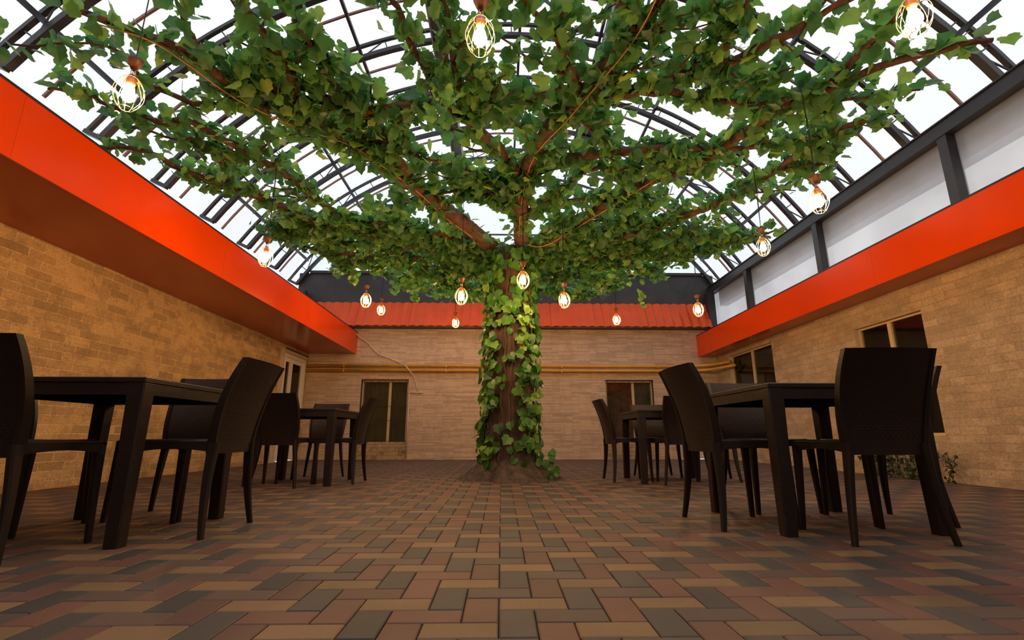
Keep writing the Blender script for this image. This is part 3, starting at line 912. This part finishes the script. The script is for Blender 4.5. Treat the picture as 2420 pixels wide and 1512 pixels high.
# ------------------------------------------------------------------ the tree
TX, TY = 0.10, 5.78
LEAF = [(0, .02), (.16, -.10), (.38, -.05), (.52, .18), (.44, .34), (.50, .56), (.30, .66), (.13, .82), (0, .98)]
def leafgeo(mb, pos, nrm, dirv, size, fold=.16, curl=.15):
    n = Vector(nrm).normalized(); d = Vector(dirv); d = (d - n * d.dot(n))
    if d.length < 1e-4: d = n.orthogonal()
    d.normalize(); s = d.cross(n)
    P = Vector(pos); o = len(mb.v)
    k1 = random.uniform(.85, 1.15); k2 = random.uniform(.85, 1.1)
    def pt(x, y):
        x *= k1 * 1.05; y *= k2
        z = fold * abs(x) * 1.2 - curl * (y - .4) ** 2
        return tuple(P + (s * x + d * y + n * z) * size)
    mb.v.append(pt(0, .35))
    ring = [pt(x, y) for x, y in LEAF] + [pt(-x, y) for x, y in reversed(LEAF[1:-1])]
    mb.v.extend(ring); m = len(ring)
    for i in range(m):
        mb.f.append((o, o + 1 + i, o + 1 + (i + 1) % m)); mb.m.append(0)

def zs(x, y):
    r = math.hypot(x - TX, y - TY)
    if r < 1.3: return 2.70 + 0.40 * (r / 1.3) ** 0.8
    return 3.10 + 0.04 * math.sin(3 * x + 1.7 * y) - 0.09 * min(1.0, max(0.0, (y - TY - 1.0) / 1.6))
def ray(u, v):
    x = (u - CX) / F_PX; z = (CY - v) / F_PX
    y2 = math.cos(PITCH) - z * math.sin(PITCH); z2 = math.sin(PITCH) + z * math.cos(PITCH)
    return x * math.cos(YAW) + y2 * math.sin(YAW), -x * math.sin(YAW) + y2 * math.cos(YAW), z2
def on_canopy(u, v, dz=0.0):
    """point of the branch layer seen along this direction"""
    r = ray(u, v); z = 3.0
    for _ in range(12):
        t = (z - CAM_H) / r[2]; x, y = r[0] * t, r[1] * t
        rr = math.hypot(x - TX, y - TY)
        if rr > 4.2: break
        z = zs(x, y) + dz
    return Vector((x, y, z))
# limb courses read off the picture (start at the trunk), with start radius
LIMBS = [
 ([(1165, 585), (1060, 500), (980, 440), (890, 370), (800, 310), (700, 272), (600, 240), (480, 150), (330, 80), (170, 20)], .075),
 ([(1150, 600), (1050, 592), (950, 570), (850, 545), (760, 530), (650, 480), (540, 440), (430, 400), (350, 360), (225, 345)], .060),
 ([(850, 545), (760, 480), (700, 430), (640, 390), (560, 345), (450, 290), (380, 285), (290, 262), (200, 222), (115, 210)], .038),
 ([(705, 272), (690, 190), (660, 130), (610, 60), (560, -10), (520, -70)], .040),
 ([(985, 440), (930, 360), (850, 255), (790, 200), (740, 120), (700, 50), (650, -30)], .040),
 ([(1140, 610), (1040, 612), (930, 606), (820, 600), (730, 585), (650, 560)], .045),
 ([(1235, 585), (1232, 480), (1240, 400), (1290, 310), (1365, 225), (1440, 140), (1530, 40), (1590, -40)], .075),
 ([(1235, 410), (1180, 350), (1110, 290), (1040, 245), (940, 252), (850, 262), (760, 245), (640, 210), (520, 215)], .040),
 ([(1110, 290), (1125, 238), (1200, 232), (1290, 232), (1345, 262), (1400, 310), (1450, 345)], .032),
 ([(1290, 310), (1370, 232), (1500, 212), (1600, 186), (1700, 160), (1800, 112), (1900, 60), (2000, 0), (2060, -40)], .048),
 ([(1260, 590), (1340, 545), (1440, 475), (1540, 425), (1640, 390), (1750, 320), (1850, 250), (1960, 205), (2100, 150), (2250, 112), (2345, 95)], .062),
 ([(1265, 600), (1400, 572), (1520, 548), (1640, 500), (1740, 460), (1840, 400), (1930, 330), (2040, 285), (2120, 262)], .050),
 ([(1270, 612), (1400, 606), (1520, 600), (1640, 592), (1740, 570), (1830, 545)], .045),
 ([(1340, 375), (1430, 362), (1560, 352), (1700, 352), (1830, 340), (1960, 310), (2060, 285)], .038),
 ([(1500, 212), (1600, 222), (1690, 240), (1800, 245), (1900, 250), (2000, 235), (2175, 212)], .030),
 ([(1370, 222), (1330, 120), (1285, 55), (1230, -10)], .036),
 ([(1040, 245), (1000, 160), (965, 80), (930, 0), (900, -50)], .034),
 ([(1440, 140), (1500, 60), (1440, -20)], .026),
 ([(1700, 160), (1720, 90), (1760, 10), (1780, -50)], .026),
 ([(1840, 400), (1900, 400), (1960, 385)], .020),
 ([(1960, 205), (2040, 120), (2100, 60), (2160, -10)], .026),
 ([(480, 150), (440, 60), (430, -30)], .026),
 ([(600, 240), (480, 250), (380, 215), (330, 180), (260, 110), (30, 105)], .020),
 ([(540, 440), (520, 380), (470, 335), (390, 320), (280, 290)], .022),
 ([(1110, 290), (1080, 180), (1060, 60), (1040, -40)], .028),
 ([(1225, 470), (1150, 420), (1080, 390), (990, 370), (900, 330), (820, 330)], .028),
 ([(1250, 500), (1330, 440), (1400, 400), (1480, 400), (1560, 395)], .026),
 ([(1228, 520), (1290, 485), (1370, 470), (1450, 470), (1540, 480)], .022),
 ([(1225, 500), (1160, 452), (1090, 448), (1000, 470), (900, 500)], .022),
 ([(1240, 590), (1300, 540), (1390, 525), (1490, 520), (1600, 530)], .024),
 ([(1235, 540), (1200, 480), (1190, 430), (1150, 400)], .018),
 ([(1150, 605), (1080, 560), (1000, 545), (900, 535), (800, 520)], .026),
]
random.seed(21)
tree = tag(empty('artificial_tree', (TX, TY, 0)), 'artificial tree with ivy wrapped trunk and flat spreading leafy canopy', 'tree')
TV = Vector((TX, TY, 0))
def catmull(P, n=5):
    out = []
    for i in range(len(P) - 1):
        p0 = P[max(i - 1, 0)]; p1 = P[i]; p2 = P[i + 1]; p3 = P[min(i + 2, len(P) - 1)]
        for k in range(n):
            t = k / n
            out.append(.5 * ((2 * p1) + (p2 - p0) * t + (2 * p0 - 5 * p1 + 4 * p2 - p3) * t * t + (3 * p1 - p0 - 3 * p2 + p3) * t ** 3))
    out.append(P[-1]); return out
def limb(pts, r0, leaf_density=1.0, from_trunk=True):
    mb = MB(); lf = MB(); r0 *= 1.25
    P = catmull(pts, 4)
    for i in range(1, len(P) - 1):
        P[i] = P[i] + Vector((random.uniform(-.012, .012), random.uniform(-.012, .012), random.uniform(-.012, .012)))
    L = sum((P[i + 1] - P[i]).length for i in range(len(P) - 1))
    n = len(P)
    rs = [max(.007, r0 * (1 - .80 * (i / (n - 1)))) for i in range(n)]
    mb.tube([p - TV for p in P], rs, 9, wob=.10)
    paths = [(P, 1.0)]
    # side twigs
    k = int(L / .22)
    for _ in range(k):
        i = random.randint(max(1, int(n * .15)), n - 2); p = P[i]; d = (P[i + 1] - P[i - 1]); d.z = 0
        if d.length < 1e-4: continue
        d.normalize(); a = random.choice((-1, 1)) * random.uniform(.45, 1.15)
        d = Matrix.Rotation(a, 3, 'Z') @ d
        ln = random.uniform(.25, .75) * (1.0 if i < n * .8 else .6); q = p.copy(); tp = [q.copy()]
        ss = 5
        for s in range(ss):
            d = (Matrix.Rotation(random.uniform(-.25, .25), 3, 'Z') @ d); q = q + d * (ln / ss) + Vector((0, 0, random.uniform(-.03, .035)))
            rr = math.hypot(q.x - TX, q.y - TY)
            if rr > 3.55 or abs(q.x - TX) > 3.35: break
            tp.append(q.copy())
        if len(tp) < 3: continue
        rr0 = min(rs[i] * .55, .016)
        mb.tube([x - TV for x in tp], [max(.0035, rr0 * (1 - .7 * s / (len(tp) - 1))) for s in range(len(tp))], 6, wob=.1)
        paths.append((tp, .9))
    for path, w in paths:
        for i in range(len(path) - 1):
            a, b = path[i], path[i + 1]; seg = (b - a).length
            rr = math.hypot(a.x - TX, a.y - TY)
            dens = 50 * w * leaf_density * (1.3 if rr < 1.1 else 1.0)
            cnt = dens * seg; cnt = int(cnt) + (random.random() < cnt % 1)
            dd = (b - a).normalized() if seg > 1e-6 else Vector((1, 0, 0))
            for _ in range(cnt):
                p = a.lerp(b, random.random())
                off = Vector((random.gauss(0, .055), random.gauss(0, .055), random.uniform(-.07, .11)))
                nz = Vector((random.gauss(0, .65), random.gauss(0, .65), random.choice((-1, 1, 1)) * random.uniform(.3, 1)))
                dr = dd * random.uniform(-.3, .8) + Vector((random.uniform(-1, 1), random.uniform(-1, 1), random.uniform(-.9, .2)))
                leafgeo(lf, p + off - TV, nz, dr, random.uniform(.070, .130), fold=random.uniform(.05, .35), curl=random.uniform(0, .35))
    br = mb.build('branch', M['branch'], tree, smooth=True)
    lf.build('foliage', M['leaf'], br)
for pix, r0 in LIMBS:
    pts = [on_canopy(u, v) for u, v in pix]
    limb(pts, r0)
# limbs on the far side of the trunk
for k, a in enumerate([2, 20, 36, 52, 68, 84, 100, 116, 132, 148, 163, 178]):
    th = math.radians(a); Rm = random.uniform(2.85, 3.15)
    if 30 < a < 150: Rm = random.uniform(2.95, 3.3)
    pts = [Vector((TX + .12 * math.cos(th), TY + .12 * math.sin(th), 2.62))]
    for s in range(1, 9):
        r_ = Rm * s / 8; b = th + random.uniform(-.10, .10)
        x = TX + r_ * math.cos(b); y = TY + r_ * math.sin(b); pts.append(Vector((x, y, zs(x, y) + random.uniform(-.03, .03))))
    limb(pts, random.uniform(.035, .05), 1.45)
    if k % 2 == 0:
        i = 4; c = math.radians(a + random.choice((-28, 28))); pts2 = [pts[3]]
        for s in range(1, 6):
            x = pts[3].x + math.cos(c) * .34 * s; y = pts[3].y + math.sin(c) * .34 * s
            if math.hypot(x - TX, y - TY) < 3.1: pts2.append(Vector((x, y, zs(x, y))))
        if len(pts2) > 2: limb(pts2, .024, 1.4)
# trunk
def trunk():
    mb = MB(); n = 36; rows = 44
    random.seed(5)
    ph = [random.uniform(0, 6.28) for _ in range(6)]
    for j in range(rows + 1):
        t = j / rows; z = 2.78 * t
        if t < .9: r = .275 - .065 * t + .055 * math.exp(-z / .25)
        else: r = .2165 - .08 * ((t - .9) / .1)
        for k in range(n):
            a = 2 * PI * k / n
            w = 1 + .07 * math.sin(3 * a + ph[0] + z * .5) + .05 * math.sin(5 * a + ph[1] - z * .9) + .03 * math.sin(11 * a + ph[2] + z * 1.5)
            mb.v.append((r * w * math.cos(a), r * w * math.sin(a), z))
    for j in range(rows):
        for k in range(n):
            k2 = (k + 1) % n; mb.f.append((j * n + k, j * n + k2, (j + 1) * n + k2, (j + 1) * n + k)); mb.m.append(0)
    mb.f.append(tuple(rows * n + k for k in range(n))); mb.m.append(0)
    tr = mb.build('trunk', M['bark'], tree, smooth=True)
    mb = MB(); n = 64; rows = 14
    for j in range(rows + 1):
        t = j / rows; z = .27 * (1 - t) ** 1.4
        r = .30 + .25 * t
        for k in range(n):
            a = 2 * PI * k / n
            lob = 1 + t * (.10 * math.sin(4 * a + 1.1) + .07 * math.sin(7 * a + .4) + .05 * math.sin(13 * a)) + random.uniform(-.03, .03) * t + t * .05 * abs(math.sin(9 * a + 2))
            mb.v.append((r * lob * math.cos(a), r * lob * math.sin(a) * .82, max(0, z + random.uniform(-.012, .022) * (1 - t))))
    for j in range(rows):
        for k in range(n):
            k2 = (k + 1) % n; mb.f.append((j * n + k, (j + 1) * n + k, (j + 1) * n + k2, j * n + k2)); mb.m.append(0)
    mb.build('root_flare', M['root'], tree, smooth=True)
    # ivy stems winding up
    mb = MB(); random.seed(9); stems = []
    for k in range(9):
        a = 2 * PI * k / 9 + random.uniform(-.2, .2); pts = []; z = .1
        while z < 2.7:
            r = .275 - .065 * z / 2.78 + .03 + .04 * math.exp(-z / .25)
            pts.append(Vector((r * math.cos(a), r * math.sin(a), z))); a += random.uniform(-.13, .13); z += .12
        mb.tube(pts, .006, 6); stems.append(pts)
    mb.build('ivy_stem', M['branch'], tree)
    lf = MB()
    for _ in range(900):
        a = random.uniform(0, 2 * PI)
        # two leafier flanks as seen from the front, darker gap between them
        z = random.uniform(.18, 2.72)
        front = (a - 1.5 * PI)
        if abs(front + .10) < .42 and z < 1.8 and random.random() < .80: continue
        r = .275 - .065 * z / 2.78 + random.uniform(.03, .11)
        p = Vector((r * math.cos(a), r * math.sin(a), z))
        nrm = Vector((math.cos(a) + random.gauss(0, .35), math.sin(a) + random.gauss(0, .35), random.uniform(-.2, .6)))
        dr = Vector((random.uniform(-.7, .7), random.uniform(-.7, .7), random.uniform(-1, .1)))
        leafgeo(lf, p, nrm, dr, random.uniform(.075, .125), fold=random.uniform(.05, .3))
    # sprig lying at the right of the root
    for k in range(12):
        z = .05 + .025 * k
        leafgeo(lf, (.45 + random.uniform(-.05, .05), -.15 + random.uniform(-.05, .05), z), (random.gauss(0, .6), -1, .4), (random.uniform(-1, 1), 0, random.uniform(-1, .3)), random.uniform(.07, .10))
    lf.build('ivy_leaves', M['ivy'], tree)
trunk()
# hanging strand at the far right of the canopy
random.seed(31)
def strand(x, y, z, ln, n):
    mb = MB(); lf = MB(); pts = [Vector((x, y, z)) - TV]
    for k in range(6): pts.append(pts[-1] + Vector((random.uniform(-.03, .03), random.uniform(-.03, .03), -ln / 6)))
    mb.tube(pts, .004, 5)
    b = mb.build('hanging_vine', M['branch'], tree)
    for k in range(n):
        p = pts[random.randint(1, 6)] + Vector((random.gauss(0, .03), random.gauss(0, .03), random.gauss(0, .03)))
        leafgeo(lf, p, (random.gauss(0, .5), -1, random.uniform(-.3, .5)), (random.uniform(-.6, .6), 0, -1), random.uniform(.06, .10))
    lf.build('foliage', M['leaf'], b)
strand(2.25, 7.2, 3.05, .55, 12); strand(-.42, 2.9, 3.05, .55, 34); strand(-1.5, 8.0, 3.05, .3, 10); strand(-2.3, 7.2, 3.05, .28, 9)

# copper coloured power cables taped along the limbs
for pix, lab in (([(1226, 560), (1234, 470), (1262, 372), (1335, 290), (1400, 215), (1480, 120), (1530, 42), (1560, -30)], 'copper coloured cable along the limb rising over the centre'),
                 ([(1115, 560), (1050, 512), (985, 452), (900, 390), (820, 340), (700, 300), (560, 235), (440, 150), (350, 95), (240, 60)], 'copper coloured cable along the big limb to upper left'),
                 ([(1245, 578), (1290, 580), (1380, 528), (1455, 482), (1540, 430)], 'short copper coloured cable right of the trunk top')):
    pts = catmull([on_canopy(u, v, -.085) for u, v in pix], 5)
    mb = MB(); mb.tube(pts, .0045, 6)
    tag(mb.build('power_cable', M['copper_cable'], smooth=True), lab, 'cable', 'copper cables in the tree')

# weeds at the foot of the right wall
random.seed(44)
r = tag(empty('climbing_weed', (4.70, 5.75, 0)), 'dark scraggly weed growing at the foot of the right wall', 'plant')
mb = MB(); lf = MB()
for k in range(26):
    p = Vector((random.uniform(-.06, .0), random.uniform(-.55, .55), 0)); pts = [p]; d = Vector((0, random.uniform(-1, 1), 1)).normalized()
    for s in range(6):
        d = (d + Vector((0, random.uniform(-.5, .5), random.uniform(-.2, .25)))).normalized(); p = p + d * random.uniform(.03, .075); p.x = min(p.x + random.uniform(-.01, .01), .035); p.z = max(p.z, .01)
        pts.append(p.copy())
        for q in range(3):
            leafgeo(lf, p + Vector((-.01, random.gauss(0, .02), random.gauss(0, .02))), (-1, random.gauss(0, .5), random.gauss(0, .5)), (0, random.uniform(-1, 1), random.uniform(-1, 1)), random.uniform(.02, .045))
    mb.tube(pts, .003, 5)
mb.build('stem', M['iron'], r); lf.build('leaves', M['weed'], r)

# ------------------------------------------------------------------ pendant lamps
def make_lamp():
    """origin at the centre of the cage"""
    r = empty('pendant_lamp')
    mb = MB(); mb.lathe([(.004, .205), (.034, .200), (.034, .192), (.024, .165), (.012, .140), (.004, .138)], 18); mb.build('cup', M['brass'], r, smooth=True)
    mb = MB()
    for k in range(3):
        a = 2 * PI * k / 3; mb.tube([(.006 * math.cos(a), .006 * math.sin(a), .14), (.011 * math.cos(a), .011 * math.sin(a), .125), (.008 * math.cos(a), .008 * math.sin(a), .108)], .002, 5)
    mb.build('hanger', M['cage'], r)
    mb = MB(); mb.lathe([(.002, .112), (.014, .108), (.017, .095), (.021, .085), (.021, .060), (.017, .050), (.002, .049)], 18); mb.build('socket', M['socket'], r, smooth=True)
    mb = MB(); mb.lathe([(.012, .049), (.014, .040), (.024, .018), (.030, -.005), (.028, -.022), (.018, -.036), (.002, -.041)], 10); mb.build('bulb', M['bulb'], r, smooth=True)
    mb = MB()
    def rad(t): return   .060 * math.sin(PI * (.10 + .80 * t)) ** .75 + .004
    n = 12
    for k in range(n):
        a = 2 * PI * k / n
        pts = []
        for s in range(13):
            t = s / 12; rr = rad(t); pts.append((rr * math.cos(a), rr * math.sin(a), .088 - .168 * t))
        mb.tube(pts, .0013, 5)
    for z, rr in ((.088, rad(0)), (-.080, rad(1.0))):
        mb.tube([(rr * math.cos(2 * PI * q / 20), rr * math.sin(2 * PI * q / 20), z) for q in range(21)], .0016, 5, cap=False)
    mb.build('cage', M['cage'], r)
    return r
lamp0 = make_lamp()
LAMPS = [(-1.85, 2.12, 2.12, 'big lit cage lamp at upper left, before the open white roof'),
 (-.10, 1.76, 2.15, 'big lit cage lamp hanging at top centre'),
 (1.77, 1.70, 2.23, 'big lit cage lamp at the top right corner'),
 (2.21, 3.07, 2.07, 'lit cage lamp before the dark eave beam on the right'),
 (2.52, 4.36, 2.25, 'smaller lit cage lamp farther along the right eave beam'),
 (-2.19, 4.29, 2.08, 'lit cage lamp above the left orange overhang edge'),
 (-1.68, 5.82, 2.10, 'leftmost lit cage lamp before the red roof tiles'),
 (-1.99, 7.79, 2.49, 'small lit cage lamp second from left before the red tiles'),
 (-.42, 4.82, 1.87, 'lit cage lamp just left of the trunk under the leaves'),
 (.21, 4.67, 2.00, 'lit cage lamp directly before the trunk'),
 (.69, 5.19, 1.94, 'lit cage lamp just right of the trunk'),
 (-.84, 8.59, 2.46, 'tiny lit cage lamp low before the tiles left of the trunk'),
 (1.93, 7.94, 2.38, 'tiny lit cage lamp low before the tiles right of the trunk'),
 (2.50, 5.95, 2.04, 'lit cage lamp at the far right end of the red tiles')]
for i, (x, y, z, lab) in enumerate(LAMPS):
    o = lamp0 if i == 0 else copy_tree(lamp0)
    o.location = (x, y, z); o.rotation_euler = (0, 0, random.uniform(0, 1))
    top = zs(x, y) - .02 - z
    mb = MB(); mb.tube([(0, 0, .204), (random.uniform(-.01, .01), random.uniform(-.01, .01), .2 + (top - .2) * .5), (0, 0, top)], .0028, 6)
    mb.build('cord', M['black_cord'], o)
    tag(o, lab, 'lamp', 'lit wire cage lamps hanging from the tree')
